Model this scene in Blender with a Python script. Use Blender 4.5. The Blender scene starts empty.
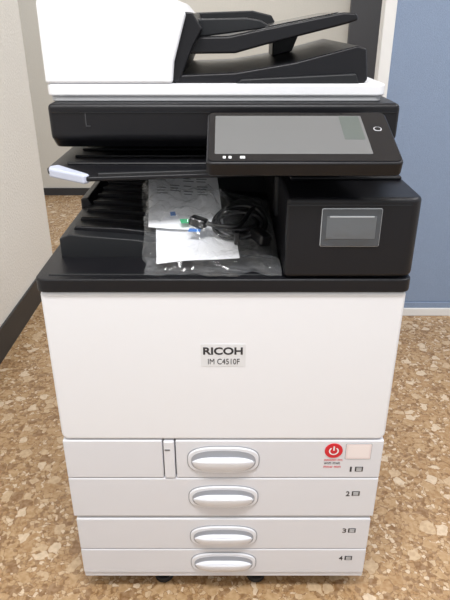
import bpy, bmesh, math, random
from mathutils import Vector, noise
random.seed(4)
sc = bpy.context.scene
sc.view_settings.view_transform = 'Standard'
sc.view_settings.look = 'None'

# ---------------------------------------------------------------- materials
def mat(name, col, rough=0.5, metal=0.0, bump=0.0, bscale=200.0, spec=0.5, coat=0.0, var=0.0, emit=0.0):
    m = bpy.data.materials.new(name); m.use_nodes = True
    nt = m.node_tree; b = nt.nodes['Principled BSDF']
    c = (col[0], col[1], col[2], 1)
    b.inputs['Base Color'].default_value = c
    b.inputs['Roughness'].default_value = rough
    b.inputs['Metallic'].default_value = metal
    b.inputs['Specular IOR Level'].default_value = spec
    b.inputs['Coat Weight'].default_value = coat
    tc = nt.nodes.new('ShaderNodeTexCoord')
    n = nt.nodes.new('ShaderNodeTexNoise'); n.inputs['Scale'].default_value = bscale
    nt.links.new(tc.outputs['Object'], n.inputs['Vector'])
    if var > 0:
        mx = nt.nodes.new('ShaderNodeMix'); mx.data_type = 'RGBA'
        mx.inputs['A'].default_value = c
        mx.inputs['B'].default_value = (col[0]*(1-var), col[1]*(1-var), col[2]*(1-var), 1)
        nt.links.new(n.outputs['Fac'], mx.inputs['Factor'])
        nt.links.new(mx.outputs['Result'], b.inputs['Base Color'])
    if bump > 0:
        bp = nt.nodes.new('ShaderNodeBump'); bp.inputs['Strength'].default_value = bump
        bp.inputs['Distance'].default_value = 0.002
        nt.links.new(n.outputs['Fac'], bp.inputs['Height'])
        nt.links.new(bp.outputs['Normal'], b.inputs['Normal'])
    if emit > 0:
        b.inputs['Emission Color'].default_value = c
        b.inputs['Emission Strength'].default_value = emit
    return m

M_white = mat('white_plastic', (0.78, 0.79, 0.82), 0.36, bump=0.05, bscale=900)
M_white_shaded = mat('white_plastic_drawer_shaded', (0.70, 0.71, 0.75), 0.40, bump=0.05, bscale=900)  # body white made darker, shading of the lower front put into colour
M_grip = mat('handle_plastic', (0.73, 0.74, 0.78), 0.35)
M_recess_shade = mat('handle_recess_shade', (0.34, 0.35, 0.38), 0.5)  # grey stands in for the shade inside the handle recess
M_grey = mat('seam_grey', (0.16, 0.16, 0.17), 0.6)
M_rim = mat('lid_rim_grey', (0.42, 0.43, 0.45), 0.4)
M_black = mat('black_plastic', (0.008, 0.008, 0.010), 0.34, bump=0.15, bscale=1200, spec=0.30)
M_black2 = mat('charcoal_plastic', (0.015, 0.016, 0.018), 0.40, bump=0.1, bscale=1000, spec=0.3)
M_gloss = mat('gloss_black', (0.008, 0.008, 0.010), 0.12, spec=0.5)
M_screen = mat('screen_glass', (0.14, 0.145, 0.15), 0.07, spec=1.0, coat=0.7)  # grey base colour stands in for the ceiling reflected in the glass
M_screen_reflect = mat('screen_reflection_patch', (0.09, 0.11, 0.105), 0.07, spec=1.0, coat=0.7)
M_icon = mat('icon_white', (0.8, 0.82, 0.84), 0.4)
M_mark = mat('moulded_mark', (0.05, 0.05, 0.055), 0.5)
M_text = mat('label_ink', (0.02, 0.02, 0.025), 0.5)
M_label = mat('label_white', (0.70, 0.71, 0.73), 0.35)
M_red = mat('red_sticker', (0.62, 0.015, 0.03), 0.4)
M_pink = mat('pale_sticker', (0.78, 0.68, 0.68), 0.35)
M_rubber = mat('caster_rubber', (0.015, 0.015, 0.016), 0.6)
M_pock = mat('label_pocket_plastic', (0.055, 0.06, 0.066), 0.15, spec=0.6, bump=0.4, bscale=50)
M_pockrim = mat('label_pocket_rim', (0.36, 0.38, 0.40), 0.25)
M_pockstrip = mat('label_pocket_strip', (0.105, 0.112, 0.12), 0.15, spec=0.6, bump=0.4, bscale=40)
M_levr = mat('tray_lever_pale', (0.50, 0.54, 0.66), 0.35)
M_wall = mat('painted_wall_textured', (0.88, 0.86, 0.81), 0.8, bump=0.9, bscale=110, var=0.07)
M_wallfar = mat('far_wall_paint', (0.68, 0.655, 0.59), 0.8, bump=0.4, bscale=120, var=0.08)
M_base = mat('baseboard_vinyl', (0.03, 0.03, 0.032), 0.5)
M_blue = mat('blue_partition_fabric', (0.29, 0.375, 0.53), 0.9, bump=1.0, bscale=420, var=0.30)
M_frame = mat('partition_frame', (0.78, 0.78, 0.77), 0.4)
M_door = mat('dark_door_paint', (0.075, 0.075, 0.08), 0.6, bump=0.1, bscale=60)
M_ceil = mat('ceiling_paint', (0.85, 0.85, 0.84), 0.9, bump=0.3, bscale=80)
M_paper = mat('paper', (0.88, 0.89, 0.92), 0.6, bump=0.2, bscale=60)
M_ink = mat('paper_ink', (0.12, 0.13, 0.15), 0.7)
M_green = mat('green_print', (0.03, 0.38, 0.16), 0.5)
M_bluep = mat('blue_print', (0.04, 0.2, 0.62), 0.5)
M_cord = mat('cord_rubber', (0.004, 0.004, 0.005), 0.35)

def floor_mat():
    m = bpy.data.materials.new('stone_chip_vinyl'); m.use_nodes = True
    nt = m.node_tree; N = nt.nodes; L = nt.links; b = N['Principled BSDF']
    b.inputs['Roughness'].default_value = 0.24
    tc = N.new('ShaderNodeTexCoord')
    dn = N.new('ShaderNodeTexNoise'); dn.inputs['Scale'].default_value = 45; dn.inputs['Detail'].default_value = 4
    L.new(tc.outputs['Object'], dn.inputs['Vector'])
    mixv = N.new('ShaderNodeMix'); mixv.data_type = 'VECTOR'; mixv.inputs['Factor'].default_value = 0.02
    L.new(tc.outputs['Object'], mixv.inputs['A']); L.new(dn.outputs['Color'], mixv.inputs['B'])
    def chips(scale, stops, edge):
        v = N.new('ShaderNodeTexVoronoi'); v.inputs['Scale'].default_value = scale
        L.new(mixv.outputs['Result'], v.inputs['Vector'])
        s = N.new('ShaderNodeSeparateColor'); L.new(v.outputs['Color'], s.inputs['Color'])
        r = N.new('ShaderNodeValToRGB'); r.color_ramp.interpolation = 'CONSTANT'
        el = r.color_ramp.elements
        el[0].position = 0; el[0].color = stops[0][1]
        el[1].position = stops[1][0]; el[1].color = stops[1][1]
        for p, c in stops[2:]:
            e = el.new(p); e.color = c
        L.new(s.outputs['Red'], r.inputs['Fac'])
        de = N.new('ShaderNodeTexVoronoi'); de.feature = 'DISTANCE_TO_EDGE'; de.inputs['Scale'].default_value = scale
        L.new(mixv.outputs['Result'], de.inputs['Vector'])
        g = N.new('ShaderNodeMath'); g.operation = 'GREATER_THAN'; g.inputs[1].default_value = edge
        L.new(de.outputs['Distance'], g.inputs[0])
        return r, s, g
    A1 = (0.39, 0.235, 0.11, 1); A2 = (0.46, 0.30, 0.155, 1); A3 = (0.58, 0.43, 0.275, 1); A4 = (0.22, 0.115, 0.05, 1); A5 = (0.70, 0.57, 0.42, 1)
    big, sb, gb = chips(38, [(0, A2), (0.35, A1), (0.55, A3), (0.74, A4), (0.86, A5)], 0.06)
    sm, ss, gs = chips(105, [(0, A1), (0.38, A3), (0.5, A4), (0.68, A2), (0.90, A5)], 0.05)
    binder = N.new('ShaderNodeMix'); binder.data_type = 'RGBA'; binder.inputs['A'].default_value = (0.23, 0.125, 0.055, 1)
    L.new(gs.outputs[0], binder.inputs['Factor']); L.new(sm.outputs['Color'], binder.inputs['B'])
    gt = N.new('ShaderNodeMath'); gt.operation = 'GREATER_THAN'; gt.inputs[1].default_value = 0.55
    L.new(sb.outputs['Green'], gt.inputs[0])
    mu = N.new('ShaderNodeMath'); mu.operation = 'MULTIPLY'
    L.new(gt.outputs[0], mu.inputs[0]); L.new(gb.outputs[0], mu.inputs[1])
    mx = N.new('ShaderNodeMix'); mx.data_type = 'RGBA'
    L.new(mu.outputs[0], mx.inputs['Factor'])
    L.new(binder.outputs['Result'], mx.inputs['A']); L.new(big.outputs['Color'], mx.inputs['B'])
    fn = N.new('ShaderNodeTexNoise'); fn.inputs['Scale'].default_value = 90; fn.inputs['Detail'].default_value = 5
    L.new(tc.outputs['Object'], fn.inputs['Vector'])
    m2 = N.new('ShaderNodeMix'); m2.data_type = 'RGBA'; m2.inputs['Factor'].default_value = 0.30
    rr = N.new('ShaderNodeValToRGB'); rr.color_ramp.elements[0].position = 0.38; rr.color_ramp.elements[0].color = (0.27, 0.155, 0.07, 1)
    rr.color_ramp.elements[1].position = 0.62; rr.color_ramp.elements[1].color = (0.60, 0.445, 0.28, 1)
    L.new(fn.outputs['Fac'], rr.inputs['Fac'])
    L.new(mx.outputs['Result'], m2.inputs['A']); L.new(rr.outputs['Color'], m2.inputs['B'])
    L.new(m2.outputs['Result'], b.inputs['Base Color'])
    return m
M_floor = floor_mat()

def bag_mat():
    m = bpy.data.materials.new('clear_plastic_film'); m.use_nodes = True
    nt = m.node_tree; N = nt.nodes; L = nt.links
    for n in list(N):
        if n.type == 'BSDF_PRINCIPLED': N.remove(n)
    out = [n for n in N if n.type == 'OUTPUT_MATERIAL'][0]
    tr = N.new('ShaderNodeBsdfTransparent'); tr.inputs['Color'].default_value = (0.985, 0.99, 0.995, 1)
    gl = N.new('ShaderNodeBsdfGlossy'); gl.inputs['Roughness'].default_value = 0.07
    df = N.new('ShaderNodeBsdfDiffuse'); df.inputs['Color'].default_value = (0.88, 0.90, 0.93, 1)
    tc = N.new('ShaderNodeTexCoord')
    nz = N.new('ShaderNodeTexNoise'); nz.inputs['Scale'].default_value = 40; nz.inputs['Detail'].default_value = 2
    nz.inputs['Distortion'].default_value = 0.8
    L.new(tc.outputs['Object'], nz.inputs['Vector'])
    bp = N.new('ShaderNodeBump'); bp.inputs['Strength'].default_value = 0.6; bp.inputs['Distance'].default_value = 0.008
    L.new(nz.outputs['Fac'], bp.inputs['Height'])
    L.new(bp.outputs['Normal'], gl.inputs['Normal'])
    lw = N.new('ShaderNodeLayerWeight'); lw.inputs['Blend'].default_value = 0.25
    L.new(bp.outputs['Normal'], lw.inputs['Normal'])
    ad = N.new('ShaderNodeMixShader'); ad.inputs['Fac'].default_value = 0.30
    L.new(gl.outputs[0], ad.inputs[1]); L.new(df.outputs[0], ad.inputs[2])
    pw = N.new('ShaderNodeMath'); pw.operation = 'POWER'; pw.inputs[1].default_value = 1.7
    L.new(lw.outputs['Facing'], pw.inputs[0])
    mr = N.new('ShaderNodeMapRange'); mr.inputs['To Min'].default_value = 0.05; mr.inputs['To Max'].default_value = 0.85
    L.new(pw.outputs[0], mr.inputs['Value'])
    mx = N.new('ShaderNodeMixShader')
    L.new(mr.outputs[0], mx.inputs['Fac']); L.new(tr.outputs[0], mx.inputs[1]); L.new(ad.outputs[0], mx.inputs[2])
    L.new(mx.outputs[0], out.inputs['Surface'])
    return m
M_bag = bag_mat()

# ---------------------------------------------------------------- helpers
def link(o, parent=None):
    sc.collection.objects.link(o)
    if parent: o.parent = parent
    return o
def empty(name, loc=(0, 0, 0)):
    e = bpy.data.objects.new(name, None); e.empty_display_size = 0.1
    e.location = loc
    return link(e)
def fin(name, bm, m, parent, bev=0.0, seg=3, smooth=True):
    bmesh.ops.recalc_face_normals(bm, faces=bm.faces)
    me = bpy.data.meshes.new(name); bm.to_mesh(me); bm.free()
    me.materials.append(m)
    o = bpy.data.objects.new(name, me); link(o, parent)
    if bev > 0:
        md = o.modifiers.new('bevel', 'BEVEL'); md.width = bev; md.segments = seg
        md.limit_method = 'ANGLE'; md.angle_limit = math.radians(30); md.harden_normals = True
        for p in me.polygons: p.use_smooth = True
    return o
def box(name, x0, x1, y0, y1, z0, z1, m, parent=None, bev=0.0, seg=3):
    bm = bmesh.new()
    vs = [bm.verts.new((x, y, z)) for x in (x0, x1) for y in (y0, y1) for z in (z0, z1)]
    for f in ((0, 1, 3, 2), (4, 6, 7, 5), (0, 4, 5, 1), (2, 3, 7, 6), (0, 2, 6, 4), (1, 5, 7, 3)):
        bm.faces.new([vs[i] for i in f])
    return fin(name, bm, m, parent, bev, seg)
def prism(name, pts, a0, a1, axis, m, parent=None, bev=0.0, seg=3):
    bm = bmesh.new()
    def mk(p, a):
        if axis == 'y': return (p[0], a, p[1])
        if axis == 'x': return (a, p[0], p[1])
        return (p[0], p[1], a)
    A = [bm.verts.new(mk(p, a0)) for p in pts]; B = [bm.verts.new(mk(p, a1)) for p in pts]
    bm.faces.new(A); bm.faces.new(B[::-1])
    n = len(pts)
    for i in range(n): bm.faces.new((A[i], A[(i+1) % n], B[(i+1) % n], B[i]))
    return fin(name, bm, m, parent, bev, seg)
def rrect(x0, x1, y0, y1, r, n=6, corners=(1, 1, 1, 1)):
    pts = []
    cs = [(x0, y0, 1, 1, 180), (x1, y0, -1, 1, 270), (x1, y1, -1, -1, 0), (x0, y1, 1, -1, 90)]
    for k, (cx, cy, sx, sy, a) in enumerate(cs):
        if corners[k]:
            for i in range(n+1):
                t = math.radians(a + 90*i/n)
                pts.append((cx + sx*r + r*math.cos(t), cy + sy*r + r*math.sin(t)))
        else: pts.append((cx, cy))
    return pts
def text(name, body, x0, x1, z0, z1, y, m, parent, off=0.0):
    cu = bpy.data.curves.new(name+'_c', 'FONT'); cu.body = body; cu.size = 1; cu.offset = off; cu.extrude = 0.01
    t = bpy.data.objects.new(name+'_t', cu); sc.collection.objects.link(t)
    dg = bpy.context.evaluated_depsgraph_get(); dg.update()
    me = bpy.data.meshes.new_from_object(t.evaluated_get(dg))
    bpy.data.objects.remove(t)
    xs = [v.co.x for v in me.vertices]; ys = [v.co.y for v in me.vertices]
    ax, bx, ay, by = min(xs), max(xs), min(ys), max(ys)
    for v in me.vertices:
        c = v.co.copy()
        v.co = (x0 + (c.x-ax)/(bx-ax)*(x1-x0), y - 0.0002 - 0.02*c.z, z0 + (c.y-ay)/(by-ay)*(z1-z0))
    me.name = name; me.materials.clear(); me.materials.append(m)
    o = bpy.data.objects.new(name, me); return link(o, parent)
def cyl(name, c, r, d, axis, m, parent, seg=32, bev=0.0):
    pts = [(r*math.cos(2*math.pi*i/seg), r*math.sin(2*math.pi*i/seg)) for i in range(seg)]
    if axis == 'y': return prism(name, [(c[0]+p[0], c[2]+p[1]) for p in pts], c[1]-d/2, c[1]+d/2, 'y', m, parent, bev)
    if axis == 'x': return prism(name, [(c[1]+p[0], c[2]+p[1]) for p in pts], c[0]-d/2, c[0]+d/2, 'x', m, parent, bev)
    return prism(name, [(c[0]+p[0], c[1]+p[1]) for p in pts], c[2]-d/2, c[2]+d/2, 'z', m, parent, bev)

# ---------------------------------------------------------------- room
box('floor', -2.4, 3.0, -2.2, 3.3, -0.05, 0.0, M_floor)
box('ceiling', -2.4, 3.0, -2.2, 3.3, 2.5, 2.55, M_ceil)
box('wall_left', -0.92, -0.80, -2.2, 1.68, 0.0, 2.5, M_wall)
box('baseboard_left', -0.80, -0.792, -2.2, 1.68, 0.0, 0.11, M_base)
box('wall_back', -2.4, 3.0, 3.1, 3.2, 0.0, 2.5, M_wallfar)
box('baseboard_back', -2.4, 3.0, 3.09, 3.1, 0.0, 0.05, M_base)
box('door_1', 0.76, 1.55, 3.05, 3.09, 0.0, 2.1, M_door, bev=0.004)
bp_ = empty('office_partition', (0, 0, 0))
box('fabric_panel', 0.565, 2.3, 1.285, 1.315, 0.06, 1.80, M_blue, bp_, 0.003)
box('frame_post', 0.525, 0.565, 1.275, 1.325, 0.0, 1.82, M_frame, bp_, 0.004)
box('frame_post_far', 2.30, 2.34, 1.275, 1.325, 0.0, 1.82, M_frame, bp_, 0.004)
box('frame_bottom_rail', 0.565, 2.30, 1.275, 1.325, 0.0, 0.035, M_frame, bp_, 0.003)
box('frame_kick_strip', 0.565, 2.30, 1.28, 1.32, 0.035, 0.06, M_blue, bp_, 0.002)
box('frame_top_rail', 0.565, 2.30, 1.275, 1.325, 1.80, 1.82, M_frame, bp_, 0.003)

# ---------------------------------------------------------------- copier
C = empty('office_photocopier')
W = 0.2955
box('chassis', -0.288, 0.288, 0.012, 0.60, 0.05, 0.705, M_grey, C)
box('side_panel_left', -W, -0.286, 0.03, 0.60, 0.05, 0.706, M_white, C, 0.002)
box('side_panel_right', 0.286, W, 0.03, 0.60, 0.05, 0.706, M_white, C, 0.002)
def panel(name, z0, z1, m, x0=-W, x1=W, r=0.012, corners=(1, 1, 1, 1), y0=0.0, bev=0.004):
    return prism(name, rrect(x0, x1, z0, z1, r, 5, corners), y0, y0+0.03, 'y', m, C, bev, 3)
panel('front_door', 0.4065, 0.7055, M_white, r=0.014, corners=(1, 1, 0, 0), bev=0.006)
panel('drawer_1', 0.3155, 0.4045, M_white_shaded, x0=-0.0885, r=0.003, bev=0.003)
panel('drawer_1_side_cover', 0.3155, 0.4045, M_white_shaded, x1=-0.1125, r=0.003, bev=0.003)
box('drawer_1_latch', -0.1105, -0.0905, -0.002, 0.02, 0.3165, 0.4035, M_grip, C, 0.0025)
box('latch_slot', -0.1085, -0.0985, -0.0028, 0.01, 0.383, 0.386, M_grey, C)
panel('drawer_2', 0.2165, 0.3140, M_white_shaded, r=0.003, bev=0.003)
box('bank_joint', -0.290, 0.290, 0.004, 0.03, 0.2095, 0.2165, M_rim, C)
panel('drawer_3', 0.1265, 0.2095, M_white_shaded, r=0.004, x0=-0.292, x1=0.292, bev=0.003)
panel('drawer_4', 0.0560, 0.1250, M_white_shaded, r=0.004, x0=-0.292, x1=0.292, bev=0.003)
box('plinth', -0.292, 0.292, 0.003, 0.60, 0.042, 0.0555, M_white_shaded, C, 0.003)

def handle(i, zc, h=0.060, w=0.066):
    def sup(a, b, e, n=48, dz=0.0):
        out = []
        for k in range(n):
            t = 2*math.pi*k/n; c, s = math.cos(t), math.sin(t)
            out.append((a*math.copysign(abs(c)**(2/e), c), zc + dz + b*math.copysign(abs(s)**(2/e), s)))
        return out
    y = 0.0
    prism('drawer_handle_%d_groove' % i, sup(w+0.0018, h/2+0.0018, 2.9), y-0.0008, y+0.01, 'y', M_recess_shade, C)
    prism('drawer_handle_%d_rim' % i, sup(w, h/2, 2.9), y-0.004, y+0.01, 'y', M_grip, C, 0.0025)
    up = [p for p in sup(w-0.006, h/2-0.006, 2.6) ]
    prism('drawer_handle_%d_pocket' % i, up, y-0.0048, y+0.0, 'y', M_recess_shade, C)  # flat plate, recess shade painted as grey
    a, b = w-0.0075, h/2-0.0065
    bm = bmesh.new(); rows = []
    nr, nc = 9, 33
    for r in range(nr):
        s = r/(nr-1)
        row = []
        for c in range(nc):
            t = -1 + 2*c/(nc-1)
            ext = b*(1-abs(t)**3.0)**(1/2.2) if abs(t) < 1 else 0
            top = zc + 0.010*(1-abs(t)**4)
            bot = zc - ext
            z = top + (bot-top)*s
            prof = math.sin(math.pi*min(1, 0.45+0.55*s))**0.6 if s < 1 else 0
            yy = y - 0.005 - 0.013*prof*(1-abs(t)**4)
            row.append(bm.verts.new((a*t, yy, z)))
        rows.append(row)
    back = [bm.verts.new((v.co.x, y-0.0045, v.co.z)) for v in rows[0]]
    for r in range(nr-1):
        for c in range(nc-1):
            bm.faces.new((rows[r][c], rows[r][c+1], rows[r+1][c+1], rows[r+1][c]))
    lip_in = [bm.verts.new((v.co.x*0.97, v.co.y+0.004*(1-abs(v.co.x/a)), v.co.z-0.001)) for v in rows[0]]
    inn = [bm.verts.new((v.co.x, v.co.y, v.co.z-0.010*(1-abs(v.co.x/a)**4))) for v in lip_in]
    for c in range(nc-1):
        bm.faces.new((lip_in[c], lip_in[c+1], rows[0][c+1], rows[0][c]))
        bm.faces.new((inn[c], inn[c+1], lip_in[c+1], lip_in[c]))
        bm.faces.new((back[c], back[c+1], inn[c+1], inn[c]))
    bmesh.ops.remove_doubles(bm, verts=bm.verts, dist=0.00005)
    for f in bm.faces: f.smooth = True
    fin('drawer_handle_%d_lip' % i, bm, M_grip, C)
for i, zc in enumerate((0.360, 0.268, 0.163, 0.0885)):
    handle(i+1, zc, h=0.062 if i == 0 else 0.056)

prism('name_plate', rrect(-0.038, 0.038, 0.565, 0.609, 0.002), -0.0006, 0.004, 'y', M_label, C)
text('name_plate_text', 'RICOH', -0.034, 0.033, 0.5885, 0.603, -0.0006, M_text, C, off=0.03)
text('name_plate_text_small', 'IM C4510F', -0.026, 0.028, 0.5695, 0.5805, -0.0006, M_text, C, off=0.0)
def num(i, x, z):
    text('drawer_number_%d' % i, str(i), x+(0.002 if i == 1 else 0), x+(0.0055 if i == 1 else 0.0075), z, z+0.012, 0.0, M_text, C, off=0.01)
    box('paper_icon_%d' % i, x+0.0115, x+0.0265, -0.0006, 0.004, z+0.001, z+0.012, M_text, C)
    for k in range(3):
        box('paper_icon_line_%d_%d' % (i, k), x+0.014, x+0.024, -0.0009, 0.004, z+0.0028+0.003*k, z+0.0042+0.003*k, M_label, C)
num(1, 0.236, 0.331); num(2, 0.236, 0.270); num(3, 0.238, 0.172); num(4, 0.238, 0.094)
SX, SZ = 0.204, 0.382
cyl('power_sticker', (SX, -0.0005, SZ), 0.0165, 0.002, 'y', M_red, C, 40)
bm = bmesh.new()
n = 28; prev = None
for k in range(n+1):
    t = math.radians(90+35 + (360-70)*k/n)
    a = bm.verts.new((SX+0.0066*math.cos(t), -0.0019, SZ+0.0066*math.sin(t)))
    b = bm.verts.new((SX+0.0092*math.cos(t), -0.0019, SZ+0.0092*math.sin(t)))
    if prev: bm.faces.new((prev[0], a, b, prev[1]))
    prev = (a, b)
fin('power_symbol_ring', bm, M_icon, C)
box('power_symbol_bar', SX-0.0014, SX+0.0014, -0.0021, 0.0, SZ+0.001, SZ+0.0105, M_icon, C)
text('sticker_note_line_1', 'mmmmm mm', SX-0.016, SX+0.018, 0.357, 0.361, 0.0, M_red, C)
text('sticker_note_line_2', 'wnm mwn', SX-0.016, SX+0.014, 0.349, 0.354, 0.0, M_text, C)
text('sticker_note_line_3', 'mnw mm', SX-0.016, SX+0.016, 0.340, 0.345, 0.0, M_red, C)
prism('pale_sticker', rrect(0.226, 0.274, 0.362, 0.398, 0.002), -0.0008, 0.004, 'y', M_pockrim, C)
prism('pale_sticker_inner', rrect(0.2268, 0.2732, 0.3628, 0.3972, 0.002), -0.0011, 0.004, 'y', M_pink, C)
prism('pale_sticker_face', rrect(0.230, 0.270, 0.366, 0.394, 0.002), -0.0013, 0.004, 'y', mat('sticker_face', (0.84, 0.77, 0.76), 0.4), C)

for k, (cx, cy) in enumerate(((-0.235, 0.05), (0.235, 0.05), (-0.235, 0.53), (0.235, 0.53))):
    cyl('caster_wheel_%d' % (k+1), (cx, cy, 0.0195), 0.0195, 0.022, 'x', M_rubber, C, 24, 0.002)
    box('caster_fork_%d' % (k+1), cx-0.018, cx+0.018, cy-0.018, cy+0.018, 0.026, 0.044, M_black2, C, 0.003)
for k, cx in enumerate((-0.13, 0.07)):
    cyl('levelling_foot_%d' % (k+1), (cx, 0.04, 0.006), 0.020, 0.012, 'z', M_rubber, C, 24, 0.002)
    cyl('levelling_stem_%d' % (k+1), (cx, 0.04, 0.027), 0.007, 0.034, 'z', M_black2, C, 16)

# black deck
ZD = 0.730
prism('deck', rrect(-0.300, 0.300, -0.006, 0.60, 0.016, 6, (1, 1, 0, 0)), 0.7065, ZD, 'z', M_black, C, 0.003)
box('deck_front_ridge', -0.28, 0.088, 0.010, 0.016, ZD-0.001, ZD+0.0015, M_black2, C, 0.001)
prism('output_tray', [(-0.279, ZD-0.002), (-0.279, 0.764), (-0.262, 0.771), (-0.15, 0.762), (0.02, 0.736), (0.085, 0.733), (0.085, ZD-0.002)],
      0.088, 0.50, 'y', M_black2, C, 0.004)
for k in range(7):
    y = 0.115 + 0.052*k
    prism('output_tray_rib_%d' % (k+1), [(-0.262, 0.765), (-0.258, 0.777), (-0.18, 0.7735), (-0.10, 0.764), (-0.02, 0.744), (-0.02, 0.738)],
          y, y+0.008, 'y', M_black, C, 0.0025)
prism('output_tray_stop', [(-0.279, 0.76), (-0.279, 0.784), (-0.264, 0.787), (-0.255, 0.765)], 0.26, 0.50, 'y', M_black, C, 0.003)
box('cavity_back_wall', -0.285, 0.29, 0.50, 0.60, ZD-0.002, 0.91, M_black2, C, 0.003)
box('cavity_right_column', 0.10, 0.285, 0.19, 0.55, ZD, 0.91, M_black, C, 0.005)
box('exit_slot_unit', 0.088, 0.12, 0.14, 0.5, 0.785, 0.86, M_black, C, 0.006)
prism('right_front_unit', rrect(0.0955, 0.3005, -0.005, 0.24, 0.020, 6, (0, 1, 0, 0)), 0.7325, 0.861, 'z', M_black, C, 0.007, 4)
box('right_unit_top_step', 0.11, 0.294, 0.10, 0.24, 0.86, 0.868, M_black, C, 0.004)
box('right_unit_seam', 0.0962, 0.282, -0.0054, 0.02, 0.850, 0.8512, M_gloss, C)
prism('label_pocket_rim', rrect(0.148, 0.239, 0.785, 0.846, 0.003), -0.0070, 0.0, 'y', M_pockrim, C, 0.001)
prism('label_pocket', rrect(0.1490, 0.2380, 0.7860, 0.8450, 0.002), -0.0077, 0.0, 'y', M_pock, C, 0.0005)
box('label_pocket_upper_strip', 0.156, 0.231, -0.0084, 0.0, 0.798, 0.834, M_pockstrip, C, 0.0005)
box('label_pocket_lip', 0.160, 0.227, -0.0088, 0.0, 0.832, 0.8345, M_pockrim, C, 0.0005)
# upper (internal) bin plate
prism('upper_bin_plate', [(-0.298, 0.135), (-0.292, 0.118), (-0.215, 0.070), (-0.06, 0.090), (0.088, 0.110), (0.088, 0.50), (-0.298, 0.50)], 0.866, 0.874, 'z', M_black, C, 0.003)
prism('upper_bin_lip', [(-0.20, 0.074), (-0.06, 0.092), (0.088, 0.112), (0.088, 0.120), (-0.06, 0.100), (-0.20, 0.084)], 0.872, 0.879, 'z', M_black2, C, 0.002)
prism('upper_bin_lever', [(-0.294, 0.134), (-0.290, 0.116), (-0.222, 0.068), (-0.213, 0.078), (-0.280, 0.146)], 0.862, 0.8775, 'z', M_levr, C, 0.004)
for k in range(4):
    y = 0.16+0.06*k
    box('upper_bin_rib_%d' % (k+1), -0.27, 0.05, y, y+0.006, 0.873, 0.877, M_black2, C, 0.002)

# scanner
ZS = 0.9725
prism('scanner_body', [(0.174, 0.915), (0.172, ZS), (0.66, ZS), (0.66, 0.90), (0.20, 0.895)], -0.296, 0.298, 'x', M_black, C, 0.008, 4)
box('scanner_seam', -0.290, 0.292, 0.1705, 0.20, 0.9585, 0.9597, M_gloss, C)
box('scanner_mark_v', -0.2335, -0.2320, 0.1717, 0.19, 0.935, 0.957, M_mark, C)
box('scanner_mark_h', -0.2335, -0.226, 0.1717, 0.19, 0.9355, 0.9367, M_mark, C)
# document feeder
YA = 0.198
prism('lid_rim', rrect(-0.296, 0.272, YA+0.004, 0.64, 0.012), ZS, 0.9815, 'z', M_rim, C, 0.002)
prism('lid_base', rrect(-0.301, 0.277, YA, 0.645, 0.014), 0.981, 1.001, 'z', M_white, C, 0.004)
prism('feeder_cover', [(-0.301, 1.0015), (-0.301, 1.125), (-0.291, 1.138), (-0.13, 1.142), (-0.080, 1.130), (-0.060, 1.108), (-0.064, 1.095),
                       (-0.082, 1.036), (-0.086, 1.0015)], YA, 0.62, 'y', M_white, C, 0.005, 4)
prism('feeder_throat', [(-0.10, 1.003), (-0.10, 1.112), (-0.050, 1.110), (-0.035, 1.085), (-0.05, 1.06), (-0.075, 1.003)], YA+0.012, 0.60, 'y', M_black, C, 0.003)
prism('exit_tray', [(-0.085, 0.999), (-0.085, 1.014), (0.02, 1.018), (0.12, 1.034), (0.225, 1.060), (0.240, 1.056), (0.247, 1.006), (0.240, 0.999)],
      YA+0.014, 0.60, 'y', M_black, C, 0.004)
prism('exit_tray_step', [(0.02, 0.999), (0.03, 1.008), (0.225, 1.017), (0.232, 0.999)], YA+0.006, 0.3, 'y', M_black2, C, 0.003)
prism('input_tray', [(-0.075, 1.046), (-0.075, 1.072), (0.01, 1.074), (0.06, 1.084), (0.200, 1.110), (0.222, 1.109), (0.226, 1.098), (0.205, 1.092), (0.07, 1.060), (0.02, 1.047)],
      YA+0.03, 0.58, 'y', M_black, C, 0.004)
prism('input_tray_guide_front', [(-0.06, 1.069), (-0.06, 1.100), (0.04, 1.102), (0.065, 1.098), (0.085, 1.087)], YA+0.06, YA+0.075, 'y', M_black2, C, 0.003)
prism('input_tray_guide_rear', [(-0.06, 1.069), (-0.06, 1.112), (0.06, 1.116), (0.10, 1.107), (0.11, 1.09)], 0.50, 0.515, 'y', M_black2, C, 0.003)
prism('input_tray_pad', [(0.07, 1.0855), (0.19, 1.1085), (0.195, 1.111), (0.07, 1.0885)], YA+0.045, 0.48, 'y', M_gloss, C, 0.0008)
prism('input_tray_support', [(0.10, 1.03), (0.14, 1.04), (0.16, 1.09), (0.10, 1.078)], 0.45, 0.56, 'y', M_black2, C, 0.003)

# control panel
P0 = Vector((0, -0.040, 0.922)); P1 = Vector((0, 0.098, 0.969))
dv = (P1-P0).normalized(); dn = Vector((0, -dv.z, dv.y)); Lp = (P1-P0).length
def onpanel(name, x0, x1, v0, v1, w0, w1, m, r=0.004, bev=0.0):
    bm = bmesh.new()
    pts = rrect(x0, x1, v0, v1, r, 5)
    A = [bm.verts.new(P0 + Vector((p[0], 0, 0)) + dv*p[1] + dn*w0) for p in pts]
    B = [bm.verts.new(P0 + Vector((p[0], 0, 0)) + dv*p[1] + dn*w1) for p in pts]
    bm.faces.new(A[::-1]); bm.faces.new(B)
    n = len(pts)
    for i in range(n): bm.faces.new((A[i], A[(i+1) % n], B[(i+1) % n], B[i]))
    return fin(name, bm, m, C, bev)
XL, XR = -0.0235, 0.2515
onpanel('control_panel_body', XL, XR, -0.002, Lp, -0.022, 0, M_black, 0.010, 0.003)
onpanel('control_panel_back', XL+0.02, XR-0.02, 0.02, Lp-0.01, -0.036, -0.020, M_black2, 0.008, 0.004)
onpanel('control_panel_glass', XL+0.003, XR-0.003, 0.002, Lp-0.003, -0.001, 0.0008, M_gloss, 0.008)
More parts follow.
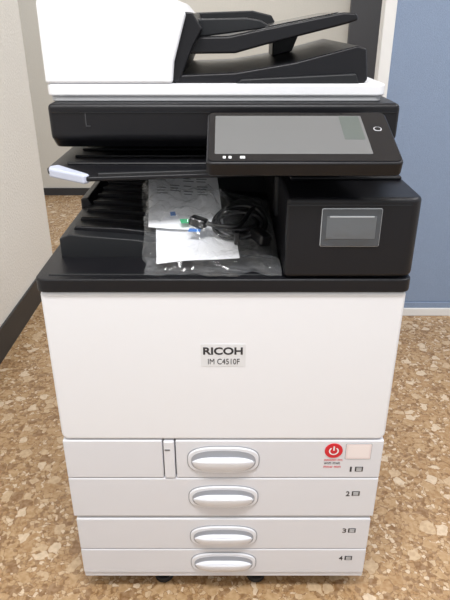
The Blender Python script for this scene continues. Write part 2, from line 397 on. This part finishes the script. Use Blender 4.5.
onpanel('control_panel_screen', XL+0.012, XR-0.040, 0.020, Lp-0.014, 0.0, 0.0012, M_screen, 0.002)
onpanel('control_panel_screen_reflection', XR-0.074, XR-0.044, 0.060, Lp-0.016, 0.0005, 0.0015, M_screen_reflect, 0.002)  # painted greenish patch for ceiling light reflected at the screen corner
onpanel('control_panel_home_button', XR-0.027, XR-0.015, 0.085, 0.097, 0.0, 0.0014, M_rim, 0.005)
onpanel('control_panel_home_button_face', XR-0.0255, XR-0.0165, 0.0865, 0.0955, 0.001, 0.0018, M_gloss, 0.004)
for k, xx in enumerate((0.000, 0.008, 0.024)):
    onpanel('control_panel_icon_%d' % (k+1), xx, xx+(0.004 if k < 2 else 0.007), 0.008, 0.014, 0.0, 0.0014, M_icon, 0.001)
prism('control_panel_arm', [(0.06, 0.90), (0.06, 0.935), (0.18, 0.96), (0.18, 0.90)], 0.08, 0.22, 'x', M_black2, C, 0.004)

# ---------------------------------------------------------------- bag, papers, cord
def ground(x):
    if x < -0.15: return 0.764
    if x < 0.02: return 0.764 + (x+0.15)/0.17*(-0.026)
    return 0.738
NB = 32
def bag_layer(bm, top):
    g = []
    rnd = random.Random(11 if top else 5)
    for j in range(NB+1):
        b = j/NB; row = []
        for i in range(NB+1):
            a = i/NB
            aa = a + (rnd.uniform(-0.4, 0.4)/NB if 0 < i < NB else 0)
            bb = b + (rnd.uniform(-0.4, 0.4)/NB if 0 < j < NB else 0)
            right = 0.088 + 0.005*(1-bb)
            left = -0.124 - 0.030*bb
            x = left + (right-left)*aa
            y = 0.004 + 0.286*bb + 0.02*bb*(1-aa)
            x += 0.018*noise.noise(Vector((bb*7, 3.1, 0)))*(1 if aa < 0.5 else 0.15)
            y += 0.022*noise.noise(Vector((aa*7, 9.1, 0)))*(1-bb) + 0.018*noise.noise(Vector((aa*5, 2.1, 0)))*bb
            y = max(y, -0.002)
            e = (max(0, min(aa, 1-aa))*2)**0.45 * (max(0, min(bb, 1-bb))*2)**0.4
            base = max(ZD, ground(x) if y > 0.085 else ZD) + 0.003
            nz = noise.noise(Vector((x*22, y*22, 1.7)))
            n2 = abs(noise.noise(Vector((x*40+y*18, y*26, 5.7))))
            bk = 0.055*max(0, bb)**1.4*(1-0.6*aa)
            if top:
                z = base + 0.006 + e*(0.040 + 0.014*nz + 0.026*n2 + rnd.uniform(-0.004, 0.004)) + bk + rnd.uniform(0, 0.0015)
            else:
                z = base + 0.002*n2
            row.append(bm.verts.new((x, y, z)))
        g.append(row)
    for j in range(NB):
        for i in range(NB):
            q = (g[j][i], g[j][i+1], g[j+1][i+1], g[j+1][i])
            if rnd.random() < 0.5: bm.faces.new((q[0], q[1], q[2])); bm.faces.new((q[0], q[2], q[3]))
            else: bm.faces.new((q[0], q[1], q[3])); bm.faces.new((q[1], q[2], q[3]))
    return g
bm = bmesh.new()
T = bag_layer(bm, True); B = bag_layer(bm, False)
n = NB
for k in range(n):
    bm.faces.new((T[0][k], T[0][k+1], B[0][k+1], B[0][k])); bm.faces.new((T[n][k], T[n][k+1], B[n][k+1], B[n][k]))
    bm.faces.new((T[k][0], T[k+1][0], B[k+1][0], B[k][0])); bm.faces.new((T[k][n], T[k+1][n], B[k+1][n], B[k][n]))
fin('plastic_bag', bm, M_bag, None)

IP = empty('instruction_papers')
def sheet(name, c, ux, uy, m, wob=0.003, n=14, off=0.0):
    bm = bmesh.new(); g = []
    c = Vector(c); ux = Vector(ux); uy = Vector(uy)
    nn = ux.cross(uy).normalized()
    for j in range(n+1):
        r = []
        for i in range(n+1):
            p = c + ux*(i/n) + uy*(j/n)
            p += nn*(wob*noise.noise(p*14) + off)
            r.append(bm.verts.new(p))
        g.append(r)
    for j in range(n):
        for i in range(n): bm.faces.new((g[j][i], g[j][i+1], g[j+1][i+1], g[j+1][i]))
    for f in bm.faces: f.smooth = True
    return fin(name, bm, m, IP)
c0 = Vector((-0.130, 0.118, 0.774)); ux = Vector((0.132, -0.010, -0.004)); uy = Vector((-0.014, 0.150, 0.060))
sheet('sheet_large', c0, ux, uy, M_paper)
sheet('sheet_lower', (-0.108, 0.026, 0.744), (0.135, 0.012, 0.004), (-0.010, 0.10, 0.026), M_paper, 0.008)
for k in range(7):
    s = 0.90-0.05*k
    if k in (2,): continue
    for w_ in range(4):
        if (k*3+w_) % 5 == 4: continue
        sheet('print_line_%d_%d' % (k, w_), c0+ux*(0.12+0.19*w_)+uy*s, ux*(0.15-0.02*((k+w_) % 3)), uy*0.014, M_ink, 0.003, n=4, off=0.0012)
sheet('green_mark', (-0.072, 0.112, 0.783), (0.015, 0.004, 0), (-0.004, 0.012, 0.004), M_green, 0.0)
sheet('blue_mark', (-0.060, 0.088, 0.777), (0.020, -0.003, 0), (0.003, 0.008, 0.003), M_bluep, 0.0)
sheet('blue_mark_small', (-0.092, 0.134, 0.790), (0.009, 0.002, 0), (-0.002, 0.010, 0.004), M_bluep, 0.0)

# power cord : coiled and tied
PC = empty('power_cord')
cu = bpy.data.curves.new('cord', 'CURVE'); cu.dimensions = '3D'; cu.bevel_depth = 0.0040; cu.bevel_resolution = 4
sp = cu.splines.new('NURBS'); pts = []
for k in range(60):
    t = k/59*2*math.pi*3.15
    r = 0.030 + 0.007*math.sin(t*0.37+0.6)
    cx, cy = 0.024 + 0.008*math.sin(t*0.5), 0.112 + 0.005*math.cos(t*0.31)
    X = 1.35*r*math.cos(t); Y = 1.0*r*math.sin(t)
    pts.append((cx + X, cy + Y, 0.783 + 0.42*Y + 0.0045*math.sin(t*1.3) + 0.0001*k))
pts += [(0.035, 0.09, 0.790), (0.01, 0.078, 0.786), (-0.015, 0.088, 0.788), (-0.036, 0.098, 0.790)]
sp.points.add(len(pts)-1)
for p, q in zip(sp.points, pts): p.co = (*q, 1)
sp.use_endpoint_u = True; sp.order_u = 4
cu.materials.append(M_cord)
co = bpy.data.objects.new('cable', cu); link(co, PC)
box('cable_tie', 0.018, 0.028, 0.066, 0.090, 0.760, 0.782, M_cord, PC, 0.003)
pl = box('plug_body', -0.011, 0.011, -0.020, 0.020, -0.009, 0.009, M_cord, PC, 0.004)
pl.location = (0.062, 0.072, 0.774); pl.rotation_euler = (0.1, 0.1, 0.5)
pl2 = box('connector_body', -0.010, 0.010, -0.015, 0.015, -0.008, 0.008, M_cord, PC, 0.004)
pl2.location = (-0.042, 0.100, 0.790); pl2.rotation_euler = (0.2, 0, 1.2)

# ---------------------------------------------------------------- lights
def area(name, loc, sx, sy, power, col=(0.99, 0.99, 1.0)):
    e = empty(name, (0, 0, 0))
    x, y, z = loc
    box('lamp_housing', x-sx/2-0.03, x+sx/2+0.03, y-sy/2-0.03, y+sy/2+0.03, z+0.012, 2.5, M_frame, e, 0.004)
    l = bpy.data.lights.new(name+'_light', 'AREA'); l.shape = 'RECTANGLE'; l.size = sx; l.size_y = sy
    l.energy = power; l.color = col
    o = bpy.data.objects.new('lamp_light', l); o.location = loc; link(o, e)
area('ceiling_lamp', (0.0, -0.75, 2.46), 1.2, 0.3, 46)
area('ceiling_lamp', (1.5, 0.3, 2.46), 0.3, 1.2, 25)
area('ceiling_lamp', (-0.2, 2.5, 2.46), 1.2, 0.3, 22)
w = bpy.data.worlds.new('world'); sc.world = w; w.use_nodes = True
w.node_tree.nodes['Background'].inputs['Color'].default_value = (0.94, 0.965, 1.0, 1)
w.node_tree.nodes['Background'].inputs['Strength'].default_value = 0.82

# ---------------------------------------------------------------- camera
cd = bpy.data.cameras.new('camera'); cam = bpy.data.objects.new('camera', cd); link(cam)
cd.sensor_fit = 'VERTICAL'; cd.sensor_height = 24; cd.lens = 23.2; cd.clip_start = 0.02
cam.location = (0.003, -0.844, 1.10); cam.rotation_euler = (math.radians(90-25.85), 0, 0)
sc.camera = cam
